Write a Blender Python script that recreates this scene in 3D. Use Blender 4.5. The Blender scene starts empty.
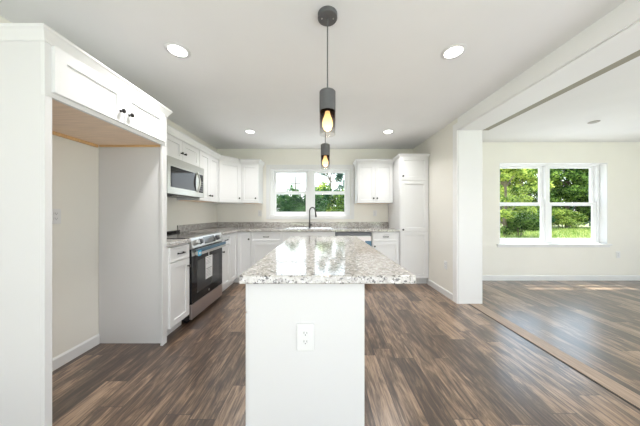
import bpy, bmesh, math, random
import numpy as np
from mathutils import Vector, Matrix

random.seed(7)
rng = np.random.default_rng(11)
sc = bpy.context.scene
COL = sc.collection
PI = math.pi

# ------------------------------------------------------------------ camera
cam_d = bpy.data.cameras.new('camera')
cam = bpy.data.objects.new('camera', cam_d)
COL.objects.link(cam)
cam.location = (0, 0, 1.19)
cam.rotation_euler = (PI / 2, 0, 0)
cam_d.sensor_width = 36
cam_d.lens = 224 / 640 * 36
cam_d.shift_x = -1.0 / 640
cam_d.clip_start = 0.05
cam_d.clip_end = 400
sc.camera = cam

# ------------------------------------------------------------------ view, world, sun, large lights
sc.view_settings.view_transform = 'Standard'
sc.view_settings.look = 'None'
sc.view_settings.gamma = 1
sc.view_settings.exposure = 0.29
sc.view_settings.use_curve_mapping = False

w = bpy.data.worlds.new('world')
sc.world = w
w.use_nodes = True
wn = w.node_tree.nodes
wl = w.node_tree.links
wn.clear()
wo = wn.new('ShaderNodeOutputWorld')
wb = wn.new('ShaderNodeBackground')
wb.inputs['Strength'].default_value = 3.0
wc = wn.new('ShaderNodeTexCoord')
wsep = wn.new('ShaderNodeSeparateXYZ')
wr = wn.new('ShaderNodeValToRGB')
wr.color_ramp.elements[0].position = 0.0
wr.color_ramp.elements[0].color = (1.0, 1.0, 1.0, 1)
wr.color_ramp.elements[1].position = 0.6
wr.color_ramp.elements[1].color = (0.50, 0.74, 1.0, 1)
wl.new(wc.outputs['Generated'], wsep.inputs[0])
wl.new(wsep.outputs['Z'], wr.inputs[0])
wl.new(wr.outputs[0], wb.inputs['Color'])
wl.new(wb.outputs[0], wo.inputs[0])

sun_d = bpy.data.lights.new('sun', 'SUN')
sun_d.energy = 12
sun_d.angle = math.radians(0.53)
sun_d.color = (1.0, 0.96, 0.88)
sun = bpy.data.objects.new('sun', sun_d)
COL.objects.link(sun)
sun.rotation_euler = (-math.radians(20), 0, 0)      # 70 degrees high, shining towards the camera side
sun.location = (0, 20, 30)


def area(name, loc, rot, sx, sy, power, color=(1, 1, 1)):
    d = bpy.data.lights.new(name, 'AREA')
    d.shape = 'RECTANGLE'
    d.size = sx
    d.size_y = sy
    d.energy = power
    d.color = color
    o = bpy.data.objects.new(name, d)
    COL.objects.link(o)
    o.location = loc
    o.rotation_euler = rot
    return o


# added fill lamps standing in for daylight at unseen rear and side openings
area('fill_rear_doors', (-0.1, -3.9, 1.2), (PI / 2, 0, 0), 3.2, 2.0, 4, (0.90, 0.95, 1.0))
area('fill_dining_doors', (4.4, -3.9, 1.2), (PI / 2, 0, 0), 3.0, 2.0, 18, (0.90, 0.95, 1.0))
area('fill_side', (6.35, 0.2, 1.3), (math.radians(90), 0, PI / 2), 3.0, 1.4, 7, (0.90, 0.95, 1.0))
area('fill_left', (-1.98, -2.2, 1.35), (math.radians(100), 0, -PI / 2), 1.6, 1.2, 12, (0.90, 0.95, 1.0))
# added upward fill lamps over the unseen rear floor, imitating bounced light
area('fill_up_kitchen', (0.1, -2.45, 0.08), (math.radians(180), 0, 0), 3.4, 2.9, 80, (0.90, 0.95, 1.0))
area('fill_up_dining', (4.3, -1.9, 0.08), (math.radians(180), 0, 0), 3.4, 3.4, 135, (0.90, 0.95, 1.0))

# ------------------------------------------------------------------ materials
MATS = {}


def newmat(name):
    m = bpy.data.materials.new(name)
    m.use_nodes = True
    nt = m.node_tree
    b = nt.nodes.get('Principled BSDF')
    MATS[name] = m
    return m, nt, b


def flat(name, col, rough=0.5, metal=0.0, spec=0.5, bump=0.0, bscale=200, var=0.0, vscale=3, aniso=None, coat=0):
    m, nt, b = newmat(name)
    b.inputs['Base Color'].default_value = (*col, 1)
    b.inputs['Roughness'].default_value = rough
    b.inputs['Metallic'].default_value = metal
    b.inputs['Specular IOR Level'].default_value = spec
    if coat:
        b.inputs['Coat Weight'].default_value = coat
        b.inputs['Coat Roughness'].default_value = 0.05
    tc = nt.nodes.new('ShaderNodeTexCoord')
    if var > 0:
        n = nt.nodes.new('ShaderNodeTexNoise')
        n.inputs['Scale'].default_value = vscale
        mp = nt.nodes.new('ShaderNodeMapping')
        if aniso:
            mp.inputs['Scale'].default_value = aniso
        nt.links.new(tc.outputs['Object'], mp.inputs[0])
        nt.links.new(mp.outputs[0], n.inputs['Vector'])
        r = nt.nodes.new('ShaderNodeValToRGB')
        r.color_ramp.elements[0].position = 0.3
        r.color_ramp.elements[1].position = 0.7
        r.color_ramp.elements[0].color = (*[c * (1 - var) for c in col], 1)
        r.color_ramp.elements[1].color = (*[min(1, c * (1 + var)) for c in col], 1)
        nt.links.new(n.outputs[0], r.inputs[0])
        nt.links.new(r.outputs[0], b.inputs['Base Color'])
    if bump > 0:
        n2 = nt.nodes.new('ShaderNodeTexNoise')
        n2.inputs['Scale'].default_value = bscale
        nt.links.new(tc.outputs['Object'], n2.inputs['Vector'])
        bp = nt.nodes.new('ShaderNodeBump')
        bp.inputs['Strength'].default_value = bump
        bp.inputs['Distance'].default_value = 0.002
        nt.links.new(n2.outputs[0], bp.inputs['Height'])
        nt.links.new(bp.outputs[0], b.inputs['Normal'])
    return m


def emit(name, col, strength):
    m, nt, b = newmat(name)
    b.inputs['Base Color'].default_value = (*col, 1)
    b.inputs['Emission Color'].default_value = (*col, 1)
    b.inputs['Emission Strength'].default_value = strength
    return m


flat('wall_paint', (0.85, 0.828, 0.77), 0.7, bump=0.08, bscale=350, var=0.01)
flat('ceiling_paint', (0.90, 0.90, 0.90), 0.85, bump=0.08, bscale=250, var=0.01)
flat('trim_paint', (0.79, 0.79, 0.79), 0.4, var=0.005)
flat('trim_paint_lit', (0.91, 0.91, 0.91), 0.45, var=0.005)  # trim white lightened for the dim beam, brightness put into the colour
flat('cabinet_white', (0.78, 0.78, 0.785), 0.38, var=0.006, vscale=2)
flat('panel_white', (0.74, 0.735, 0.74), 0.42, var=0.006, vscale=2)
flat('vinyl_white', (0.90, 0.91, 0.92), 0.35, var=0.004)
flat('plastic_white', (0.79, 0.79, 0.79), 0.3)
flat('slot_dark', (0.03, 0.03, 0.03), 0.6)
flat('maple_raw', (0.93, 0.73, 0.56), 0.55, var=0.08, vscale=6, aniso=(12, 1, 1))
flat('maple_edge', (0.80, 0.52, 0.26), 0.5, var=0.1, vscale=8, aniso=(10, 1, 1))
flat('steel', (0.52, 0.515, 0.50), 0.3, 1.0, var=0.05, vscale=4, aniso=(1, 1, 40))
flat('steel_pink', (0.56, 0.50, 0.49), 0.34, 1.0, var=0.05, vscale=4, aniso=(1, 1, 40))
flat('steel_dark', (0.12, 0.12, 0.13), 0.35, 0.6)
flat('sink_steel', (0.78, 0.78, 0.78), 0.22, 1.0, var=0.03)
flat('black_enamel', (0.012, 0.012, 0.014), 0.25)
flat('black_glass', (0.012, 0.012, 0.014), 0.05, spec=0.35)
flat('cooktop_glass', (0.03, 0.03, 0.032), 0.12, spec=0.9)
flat('cooktop_ring', (0.22, 0.22, 0.23), 0.2)
flat('oven_glass', (0.05, 0.05, 0.052), 0.06, spec=0.6)
flat('knob_black', (0.03, 0.028, 0.027), 0.4, 0.6)
flat('faucet_dark', (0.085, 0.08, 0.078), 0.32, 0.85)
flat('pendant_grey', (0.13, 0.131, 0.135), 0.55, 0.3, var=0.05, vscale=30)
flat('film_blue', (0.09, 0.18, 0.26), 0.25, 0.3)
flat('sticker_blue', (0.02, 0.42, 0.70), 0.4)
flat('paper_white', (0.85, 0.85, 0.85), 0.6)
flat('ink_grey', (0.12, 0.12, 0.12), 0.7)
flat('threshold_wood', (0.36, 0.26, 0.19), 0.42, var=0.22, vscale=5, aniso=(14, 0.8, 1), bump=0.1, bscale=60)
flat('siding', (0.72, 0.72, 0.70), 0.7)
flat('bounce_grey', (0.42, 0.40, 0.39), 0.9, bump=0.5, bscale=60, var=0.2, vscale=40)
flat('bark', (0.16, 0.12, 0.09), 0.9, bump=0.8, bscale=12, var=0.3, vscale=5)
flat('pole_wood', (0.20, 0.17, 0.15), 0.9, var=0.1)
flat('beam_side_shade', (0.36, 0.34, 0.275), 0.6)
flat('grey_cover', (0.42, 0.40, 0.37), 0.5)
emit('lamp_lens', (1.0, 0.98, 0.94), 6.0)
emit('bulb_glow', (1.0, 0.66, 0.26), 3.5)


def leafmat(name, c1, c2, trans=0.45):
    m, nt, b = newmat(name)
    out = nt.nodes.get('Material Output')
    g = nt.nodes.new('ShaderNodeNewGeometry')
    n = nt.nodes.new('ShaderNodeTexNoise')
    n.inputs['Scale'].default_value = 1.7
    n.inputs['Detail'].default_value = 5
    tc = nt.nodes.new('ShaderNodeTexCoord')
    nt.links.new(tc.outputs['Object'], n.inputs['Vector'])
    ad = nt.nodes.new('ShaderNodeMath')
    ad.operation = 'ADD'
    mu = nt.nodes.new('ShaderNodeMath')
    mu.operation = 'MULTIPLY'
    mu.inputs[1].default_value = 0.5
    nt.links.new(g.outputs['Random Per Island'], mu.inputs[0])
    nt.links.new(n.outputs[0], ad.inputs[0])
    nt.links.new(mu.outputs[0], ad.inputs[1])
    r = nt.nodes.new('ShaderNodeValToRGB')
    r.color_ramp.elements[0].position = 0.55
    r.color_ramp.elements[1].position = 1.0
    r.color_ramp.elements[0].color = (*c1, 1)
    r.color_ramp.elements[1].color = (*c2, 1)
    nt.links.new(ad.outputs[0], r.inputs[0])
    d = nt.nodes.new('ShaderNodeBsdfDiffuse')
    t = nt.nodes.new('ShaderNodeBsdfTranslucent')
    mx = nt.nodes.new('ShaderNodeMixShader')
    mx.inputs[0].default_value = trans
    nt.links.new(r.outputs[0], d.inputs[0])
    nt.links.new(r.outputs[0], t.inputs[0])
    nt.links.new(d.outputs[0], mx.inputs[1])
    nt.links.new(t.outputs[0], mx.inputs[2])
    nt.links.new(mx.outputs[0], out.inputs[0])
    nt.nodes.remove(b)
    return m


leafmat('leaf_dark', (0.01, 0.035, 0.01), (0.22, 0.34, 0.07))
leafmat('leaf_mid', (0.02, 0.06, 0.015), (0.42, 0.56, 0.11))
leafmat('leaf_light', (0.05, 0.12, 0.02), (0.62, 0.68, 0.16))
leafmat('leaf_blue', (0.05, 0.10, 0.09), (0.20, 0.30, 0.22))
leafmat('leaf_hedge', (0.01, 0.045, 0.02), (0.14, 0.25, 0.09), 0.3)
leafmat('blade_green', (0.12, 0.22, 0.04), (0.48, 0.50, 0.17), 0.4)


def floor_mat():
    m, nt, b = newmat('floor_planks')
    L = nt.links.new
    N = nt.nodes.new
    tc = N('ShaderNodeTexCoord')
    sep = N('ShaderNodeSeparateXYZ')
    L(tc.outputs['Object'], sep.inputs[0])
    comb = N('ShaderNodeCombineXYZ')          # planks run along Y
    dv = N('ShaderNodeMath'); dv.operation = 'DIVIDE'; dv.inputs[1].default_value = 0.152
    L(sep.outputs['X'], dv.inputs[0])
    fl = N('ShaderNodeMath'); fl.operation = 'FLOOR'
    L(dv.outputs[0], fl.inputs[0])
    wn_ = N('ShaderNodeTexWhiteNoise'); wn_.noise_dimensions = '1D'      # every row starts somewhere else
    L(fl.outputs[0], wn_.inputs['W'])
    ay = N('ShaderNodeMath'); ay.operation = 'ADD'
    L(sep.outputs['Y'], ay.inputs[0]); L(wn_.outputs['Value'], ay.inputs[1])
    L(ay.outputs[0], comb.inputs['X'])
    L(sep.outputs['X'], comb.inputs['Y'])
    br = N('ShaderNodeTexBrick')
    br.offset = 0.0
    br.offset_frequency = 2
    br.inputs['Color1'].default_value = (0, 0, 0, 1)
    br.inputs['Color2'].default_value = (1, 1, 1, 1)
    br.inputs['Mortar'].default_value = (0.5, 0.5, 0.5, 1)
    br.inputs['Scale'].default_value = 1
    br.inputs['Mortar Size'].default_value = 0.002
    br.inputs['Mortar Smooth'].default_value = 0.1
    br.inputs['Brick Width'].default_value = 0.92
    br.inputs['Row Height'].default_value = 0.152
    L(comb.outputs[0], br.inputs['Vector'])
    # streaks along the plank, different on every plank
    mp = N('ShaderNodeMapping')
    mp.inputs['Scale'].default_value = (17, 3.0, 1)
    L(tc.outputs['Object'], mp.inputs[0])
    off = N('ShaderNodeMath')
    off.operation = 'MULTIPLY'
    off.inputs[1].default_value = 37.0
    L(br.outputs['Color'], off.inputs[0])
    n1 = N('ShaderNodeTexNoise')
    n1.noise_dimensions = '4D'
    n1.inputs['Scale'].default_value = 1.0
    n1.inputs['Detail'].default_value = 8
    n1.inputs['Roughness'].default_value = 0.66
    n1.inputs['Distortion'].default_value = 1.3
    L(mp.outputs[0], n1.inputs['Vector'])
    L(off.outputs[0], n1.inputs['W'])
    mp2 = N('ShaderNodeMapping')
    mp2.inputs['Scale'].default_value = (95, 5.0, 1)
    L(tc.outputs['Object'], mp2.inputs[0])
    n2 = N('ShaderNodeTexNoise')
    n2.noise_dimensions = '4D'
    n2.inputs['Scale'].default_value = 1.0
    n2.inputs['Detail'].default_value = 6
    n2.inputs['Distortion'].default_value = 0.6
    L(mp2.outputs[0], n2.inputs['Vector'])
    L(off.outputs[0], n2.inputs['W'])
    # sum: streaks + fine grain + plank tone
    a1 = N('ShaderNodeMath'); a1.operation = 'MULTIPLY_ADD'; a1.inputs[1].default_value = 0.50; a1.inputs[2].default_value = -0.25
    L(n2.outputs[0], a1.inputs[0])
    a2 = N('ShaderNodeMath'); a2.operation = 'MULTIPLY_ADD'; a2.inputs[1].default_value = 0.25; a2.inputs[2].default_value = -0.12
    L(br.outputs['Color'], a2.inputs[0])
    s1 = N('ShaderNodeMath'); s1.operation = 'ADD'
    L(n1.outputs[0], s1.inputs[0]); L(a1.outputs[0], s1.inputs[1])
    s2 = N('ShaderNodeMath'); s2.operation = 'ADD'
    L(s1.outputs[0], s2.inputs[0]); L(a2.outputs[0], s2.inputs[1])
    r = N('ShaderNodeValToRGB')
    cr = r.color_ramp
    cr.elements[0].position = 0.30
    cr.elements[0].color = (0.050, 0.031, 0.022, 1)
    cr.elements[1].position = 0.72
    cr.elements[1].color = (0.40, 0.275, 0.185, 1)
    e = cr.elements.new(0.43); e.color = (0.088, 0.056, 0.039, 1)
    e = cr.elements.new(0.51); e.color = (0.150, 0.096, 0.064, 1)
    e = cr.elements.new(0.60); e.color = (0.265, 0.175, 0.115, 1)
    L(s2.outputs[0], r.inputs[0])
    mx = N('ShaderNodeMix'); mx.data_type = 'RGBA'
    L(br.outputs['Fac'], mx.inputs['Factor'])
    L(r.outputs[0], mx.inputs['A'])
    mx.inputs['B'].default_value = (0.05, 0.035, 0.028, 1)
    L(mx.outputs['Result'], b.inputs['Base Color'])
    b.inputs['Roughness'].default_value = 0.30
    b.inputs['Specular IOR Level'].default_value = 0.6
    b.inputs['Coat Weight'].default_value = 0.5
    b.inputs['Coat Roughness'].default_value = 0.22
    bp = N('ShaderNodeBump')
    bp.inputs['Strength'].default_value = 0.12
    bp.inputs['Distance'].default_value = 0.002
    L(s1.outputs[0], bp.inputs['Height'])
    L(bp.outputs[0], b.inputs['Normal'])


floor_mat()


def granite_mat():
    m, nt, b = newmat('granite_laminate')
    L = nt.links.new
    N = nt.nodes.new
    tc = N('ShaderNodeTexCoord')
    n1 = N('ShaderNodeTexNoise'); n1.inputs['Scale'].default_value = 27; n1.inputs['Detail'].default_value = 6
    n1.inputs['Roughness'].default_value = 0.7; n1.inputs['Distortion'].default_value = 1.0
    L(tc.outputs['Object'], n1.inputs['Vector'])
    r1 = N('ShaderNodeValToRGB')
    c = r1.color_ramp
    c.elements[0].position = 0.34; c.elements[0].color = (0.20, 0.18, 0.165, 1)
    c.elements[1].position = 0.62; c.elements[1].color = (0.58, 0.56, 0.535, 1)
    e = c.elements.new(0.46); e.color = (0.43, 0.40, 0.37, 1)
    L(n1.outputs[0], r1.inputs[0])
    n2 = N('ShaderNodeTexNoise'); n2.inputs['Scale'].default_value = 85; n2.inputs['Detail'].default_value = 6
    L(tc.outputs['Object'], n2.inputs['Vector'])
    r2 = N('ShaderNodeValToRGB')
    r2.color_ramp.elements[0].position = 0.385; r2.color_ramp.elements[0].color = (1, 1, 1, 1)
    r2.color_ramp.elements[1].position = 0.435; r2.color_ramp.elements[1].color = (0, 0, 0, 1)
    L(n2.outputs[0], r2.inputs[0])
    mx = N('ShaderNodeMix'); mx.data_type = 'RGBA'
    L(r2.outputs[0], mx.inputs['Factor']); L(r1.outputs[0], mx.inputs['A'])
    mx.inputs['B'].default_value = (0.11, 0.10, 0.095, 1)
    n3 = N('ShaderNodeTexNoise'); n3.inputs['Scale'].default_value = 55; n3.inputs['Detail'].default_value = 2
    mp = N('ShaderNodeMapping'); mp.inputs['Location'].default_value = (3, 7, 1)
    L(tc.outputs['Object'], mp.inputs[0]); L(mp.outputs[0], n3.inputs['Vector'])
    r3 = N('ShaderNodeValToRGB')
    r3.color_ramp.elements[0].position = 0.60; r3.color_ramp.elements[0].color = (0, 0, 0, 1)
    r3.color_ramp.elements[1].position = 0.66; r3.color_ramp.elements[1].color = (1, 1, 1, 1)
    L(n3.outputs[0], r3.inputs[0])
    mx2 = N('ShaderNodeMix'); mx2.data_type = 'RGBA'
    L(r3.outputs[0], mx2.inputs['Factor']); L(mx.outputs['Result'], mx2.inputs['A'])
    mx2.inputs['B'].default_value = (0.78, 0.77, 0.75, 1)
    L(mx2.outputs['Result'], b.inputs['Base Color'])
    b.inputs['Roughness'].default_value = 0.09
    b.inputs['Specular IOR Level'].default_value = 0.9


granite_mat()


def pane_shader(nt, base_col_socket=None, tint=(1, 1, 1), lo=0.005, hi=0.4):
    """thin pane: transparent, with a mirror share that grows towards grazing angles"""
    L = nt.links.new
    out = nt.nodes.get('Material Output')
    t = nt.nodes.new('ShaderNodeBsdfTransparent'); t.inputs[0].default_value = (*tint, 1)
    if base_col_socket:
        L(base_col_socket, t.inputs[0])
    g = nt.nodes.new('ShaderNodeBsdfGlossy'); g.inputs['Roughness'].default_value = 0.01
    f = nt.nodes.new('ShaderNodeLayerWeight'); f.inputs['Blend'].default_value = 0.5
    p = nt.nodes.new('ShaderNodeMath'); p.operation = 'POWER'; p.inputs[1].default_value = 5
    q = nt.nodes.new('ShaderNodeMath'); q.operation = 'MULTIPLY_ADD'; q.inputs[1].default_value = hi; q.inputs[2].default_value = lo
    L(f.outputs['Facing'], p.inputs[0]); L(p.outputs[0], q.inputs[0])
    mx = nt.nodes.new('ShaderNodeMixShader')
    L(q.outputs[0], mx.inputs[0]); L(t.outputs[0], mx.inputs[1]); L(g.outputs[0], mx.inputs[2])
    L(mx.outputs[0], out.inputs[0])


def glass_thin(name, tint=(1, 1, 1)):
    m, nt, b = newmat(name)
    pane_shader(nt, None, tint)
    nt.nodes.remove(b)


glass_thin('window_glass', (0.97, 0.985, 0.98))


def smoked_glass():
    # glass cylinder smoked at its upper end, clear at its lower end
    m, nt, b = newmat('smoked_glass')
    out = nt.nodes.get('Material Output')
    L = nt.links.new
    N = nt.nodes.new
    tc = N('ShaderNodeTexCoord'); sp = N('ShaderNodeSeparateXYZ')
    L(tc.outputs['Object'], sp.inputs[0])
    mr = N('ShaderNodeMapRange')
    mr.inputs['From Min'].default_value = 0.02; mr.inputs['From Max'].default_value = 0.13
    L(sp.outputs['Z'], mr.inputs['Value'])
    r = N('ShaderNodeValToRGB')
    r.color_ramp.elements[0].color = (0.93, 0.93, 0.92, 1)
    r.color_ramp.elements[1].color = (0.52, 0.47, 0.47, 1)
    L(mr.outputs[0], r.inputs[0])
    pane_shader(nt, r.outputs[0])
    nt.nodes.remove(b)


smoked_glass()


def lawn_mat():
    m, nt, b = newmat('lawn')
    L = nt.links.new
    tc = nt.nodes.new('ShaderNodeTexCoord')
    n = nt.nodes.new('ShaderNodeTexNoise'); n.inputs['Scale'].default_value = 0.45; n.inputs['Detail'].default_value = 8
    n.inputs['Roughness'].default_value = 0.7
    L(tc.outputs['Object'], n.inputs['Vector'])
    r = nt.nodes.new('ShaderNodeValToRGB')
    r.color_ramp.elements[0].position = 0.35; r.color_ramp.elements[0].color = (0.14, 0.19, 0.06, 1)
    r.color_ramp.elements[1].position = 0.65; r.color_ramp.elements[1].color = (0.36, 0.35, 0.17, 1)
    L(n.outputs[0], r.inputs[0]); L(r.outputs[0], b.inputs['Base Color'])
    b.inputs['Roughness'].default_value = 0.9


lawn_mat()

# ------------------------------------------------------------------ mesh helpers


class MB:
    def __init__(self, M=None):
        self.v = []; self.f = []; self.s = []; self.M = M or Matrix.Identity(4)

    def add(self, verts, faces, smooth=False):
        n = len(self.v)
        for p in verts:
            self.v.append(tuple(self.M @ Vector(p)))
        for fc in faces:
            self.f.append([i + n for i in fc]); self.s.append(smooth)
        return self

    def box(self, x0, x1, y0, y1, z0, z1):
        vs = [(x0, y0, z0), (x1, y0, z0), (x1, y1, z0), (x0, y1, z0), (x0, y0, z1), (x1, y0, z1), (x1, y1, z1), (x0, y1, z1)]
        return self.add(vs, [(0, 3, 2, 1), (4, 5, 6, 7), (0, 1, 5, 4), (1, 2, 6, 5), (2, 3, 7, 6), (3, 0, 4, 7)])

    def lathe(self, prof, c=(0, 0, 0), axis='z', n=28):
        """prof: (radius, height) from bottom to top, radius 0 closes"""
        vs = []; fs = []; rings = []
        ax = {'z': lambda r, a, h: (r * math.cos(a), r * math.sin(a), h),
              'y': lambda r, a, h: (r * math.cos(a), -h, r * math.sin(a)),
              'x': lambda r, a, h: (h, r * math.cos(a), r * math.sin(a))}[axis]
        for r, h in prof:
            if r <= 1e-7:
                rings.append([len(vs)]); p = ax(0, 0, h); vs.append((p[0] + c[0], p[1] + c[1], p[2] + c[2]))
            else:
                ring = []
                for k in range(n):
                    p = ax(r, 2 * PI * k / n, h)
                    ring.append(len(vs)); vs.append((p[0] + c[0], p[1] + c[1], p[2] + c[2]))
                rings.append(ring)
        for a, b_ in zip(rings[:-1], rings[1:]):
            for k in range(n):
                k2 = (k + 1) % n
                if len(a) == 1 and len(b_) == 1:
                    continue
                if len(a) == 1:
                    fs.append((a[0], b_[k2], b_[k]))
                elif len(b_) == 1:
                    fs.append((a[k], a[k2], b_[0]))
                else:
                    fs.append((a[k], a[k2], b_[k2], b_[k]))
        return self.add(vs, fs, True)

    def tube(self, pts, r, n=12, r1=None):
        pts = [Vector(p) for p in pts]
        vs = []; fs = []
        up = None
        m = len(pts)
        for i, p in enumerate(pts):
            t = (pts[min(i + 1, m - 1)] - pts[max(i - 1, 0)]).normalized()
            if up is None:
                up = Vector((0, 0, 1)) if abs(t.z) < 0.9 else Vector((1, 0, 0))
            s = t.cross(up).normalized(); up = s.cross(t).normalized()
            rr = r if r1 is None else r + (r1 - r) * i / (m - 1)
            for k in range(n):
                a = 2 * PI * k / n
                vs.append(tuple(p + s * (rr * math.cos(a)) + up * (rr * math.sin(a))))
        for i in range(m - 1):
            for k in range(n):
                k2 = (k + 1) % n
                fs.append((i * n + k, i * n + k2, (i + 1) * n + k2, (i + 1) * n + k))
        fs.append(tuple(reversed(range(n)))); fs.append(tuple(range((m - 1) * n, m * n)))
        return self.add(vs, fs, True)

    def prism(self, poly, z0, z1):
        """poly counter-clockwise in x,y"""
        n = len(poly)
        vs = [(p[0], p[1], z0) for p in poly] + [(p[0], p[1], z1) for p in poly]
        fs = [tuple(reversed(range(n))), tuple(range(n, 2 * n))]
        for k in range(n):
            k2 = (k + 1) % n
            fs.append((k, k2, n + k2, n + k))
        return self.add(vs, fs)

    def sweep(self, prof, path, closed=False):
        """prof: (out, z) points; path: list of (x, y) with miters; out = to the right of the travel direction"""
        m = len(path); k = len(prof); vs = []
        P = [Vector(p) for p in path]
        for i in range(m):
            d0 = (P[i] - P[i - 1]).normalized() if i > 0 else (P[1] - P[0]).normalized()
            d1 = (P[i + 1] - P[i]).normalized() if i < m - 1 else d0
            n0 = Vector((d0.y, -d0.x)); n1 = Vector((d1.y, -d1.x))
            b = (n0 + n1).normalized(); b = b / max(0.2, b.dot(n0))
            for o, z in prof:
                q = P[i] + b * o
                vs.append((q.x, q.y, z))
        fs = []
        for i in range(m - 1):
            for j in range(k):
                j2 = (j + 1) % k
                fs.append((i * k + j, (i + 1) * k + j, (i + 1) * k + j2, i * k + j2))
        fs.append(tuple(range(k))); fs.append(tuple(reversed(range((m - 1) * k, m * k))))
        return self.add(vs, fs)


def obj(name, mb, mat, parent=None, bevel=0.0, loc=None, label=None, seg=2):
    me = bpy.data.meshes.new(name)
    off = Vector(loc) if loc else Vector((0, 0, 0))
    vs = [tuple(Vector(v) - off) for v in mb.v]
    me.from_pydata(vs, [], mb.f)
    bm = bmesh.new(); bm.from_mesh(me)
    bmesh.ops.recalc_face_normals(bm, faces=bm.faces)
    bm.to_mesh(me); bm.free()
    if len(me.polygons) == len(mb.s):
        me.polygons.foreach_set('use_smooth', mb.s)
    me.materials.append(MATS[mat] if isinstance(mat, str) else mat)
    o = bpy.data.objects.new(name, me)
    COL.objects.link(o)
    o.location = off
    if parent:
        o.parent = parent
    if bevel > 0:
        bv = o.modifiers.new('bevel', 'BEVEL'); bv.width = bevel; bv.segments = seg; bv.limit_method = 'ANGLE'
        bv.angle_limit = math.radians(40)
    elif any(mb.s):
        es = o.modifiers.new('edges', 'EDGE_SPLIT'); es.split_angle = math.radians(40)
    if label:
        o['label'] = label
    return o


def tag(o, label, cat, group=None):
    o['label'] = label; o['category'] = cat
    if group:
        o['group'] = group
    return o


def thing(name, label, cat, loc=(0, 0, 0), rotz=0, group=None):
    o = bpy.data.objects.new(name, None)
    COL.objects.link(o)
    o.empty_display_size = 0.1
    o.location = loc; o.rotation_euler = (0, 0, rotz)
    return tag(o, label, cat, group)


def struct(name, mb, mat, bevel=0.0):
    o = obj(name, mb, mat, None, bevel)
    o['kind'] = 'structure'
    return o


# ------------------------------------------------------------------ dimensions
XL = -2.03            # left wall
YB = 4.37             # kitchen back wall
XP0, XP1 = 1.795, 2.117   # thick partition / beam
YP = 2.945            # end of the partition
YD = 3.96             # dining room far wall
XR = 6.5              # dining room right wall
YR = -4.0             # rear wall
ZC = 2.44
WT = 0.17

# ------------------------------------------------------------------ structure
b = MB(); b.box(XL - 0.1, XR + 0.1, YR - 0.1, YB + 0.1, -0.06, 0.0)
struct('floor', b, 'floor_planks')
b = MB(); b.box(XL - WT, XR + WT, YR - WT, YB, ZC, ZC + 0.12)
struct('ceiling', b, 'ceiling_paint')
b = MB(); b.box(XL - WT, XL, YR - WT, -3.05, 0, ZC); b.box(XL - WT, XL, -1.35, YB + WT, 0, ZC)
b.box(XL - WT, XL, -3.05, -1.35, 0, 0.7); b.box(XL - WT, XL, -3.05, -1.35, 2.0, ZC)
struct('wall_left', b, 'wall_paint')


def wall_y(name, y0, y1, x0, x1, holes, mat='wall_paint'):
    """wall lying along X with rectangular holes (hx0, hx1, hz0, hz1) from left to right"""
    mb = MB(); x = x0
    for hx0, hx1, hz0, hz1 in holes:
        mb.box(x, hx0, y0, y1, 0, ZC)
        if hz0 > 0.001:
            mb.box(hx0, hx1, y0, y1, 0, hz0)
        mb.box(hx0, hx1, y0, y1, hz1, ZC)
        x = hx1
    mb.box(x, x1, y0, y1, 0, ZC)
    return struct(name, mb, mat)


KW = (-0.995, 0.575, 1.14, 2.06)
DW = (3.154, 5.065, 0.64, 2.077)
WTD = 0.20
wall_y('wall_back', YB, YB + WT, XL, XP0 + 0.1, [KW])
wall_y('wall_dining', YD, YD + WTD, XP1, XR, [DW])
R1 = (-1.75, 1.55, 0.0, 2.15)
R2 = (2.85, 5.95, 0.0, 2.15)
wall_y('wall_rear', YR - WT, YR, XL, XR, [R1, R2])
b = MB()
b.box(XR, XR + WT, YR - WT, -1.4, 0, ZC); b.box(XR, XR + WT, 1.8, YD + WT, 0, ZC)
b.box(XR, XR + WT, -1.4, 1.8, 0, 0.55); b.box(XR, XR + WT, -1.4, 1.8, 2.05, ZC)
struct('wall_right', b, 'wall_paint')
b = MB(); b.box(XP0, XP1, YP, YB + WT, 0, ZC)
struct('wall_partition', b, 'wall_paint')

# beam over the wide opening: header box, and white liner on soffit and jamb with casings
b = MB(); b.box(XP0, XP1, YR, YP, 2.285, ZC)
struct('trim_1', b, 'trim_paint_lit')
b = MB(); b.box(XP0 + 0.003, XP1 - 0.003, YR, YP - 0.0125, 2.272, 2.2845)
struct('trim_5', b, 'trim_paint_lit', 0.002)
b = MB(); b.box(XP0 + 0.003, XP1 - 0.003, YP - 0.012, YP - 0.0005, 0, 2.284)
struct('trim_2', b, 'trim_paint', 0.002)
b = MB()
b.box(XP0 - 0.014, XP0 - 0.0005, YP - 0.008, YP + 0.085, 0, 2.372)
b.box(XP0 - 0.014, XP0 - 0.0005, YR, YP - 0.008, 2.279, 2.372)
struct('trim_3', b, 'trim_paint_lit', 0.002)
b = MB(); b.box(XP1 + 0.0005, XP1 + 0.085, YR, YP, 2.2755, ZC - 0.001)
struct('trim_4', b, 'beam_side_shade', 0.002)  # dark colour stands for the shaded far side of the beam

# baseboards
bp_ = [(0, 0), (0.013, 0), (0.013, 0.078), (0.006, 0.09), (0, 0.09)]


def baseboard(name, path):
    mb = MB(); mb.sweep(bp_, path); return struct(name, mb, 'trim_paint')


baseboard('baseboard_partition', [(XP0 - 0.0005, 3.76), (XP0 - 0.0005, YP + 0.087)][::1])
baseboard('baseboard_dining', [(XP1, YD - 0.0005), (XR, YD - 0.0005)])
baseboard('baseboard_left', [(XL + 0.0005, 1.17), (XL + 0.0005, 2.04)])
baseboard('baseboard_left_rear', [(XL + 0.0005, YR), (XL + 0.0005, 1.148)])
baseboard('baseboard_right', [(XR - 0.0005, YD), (XR - 0.0005, YR)])

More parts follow.
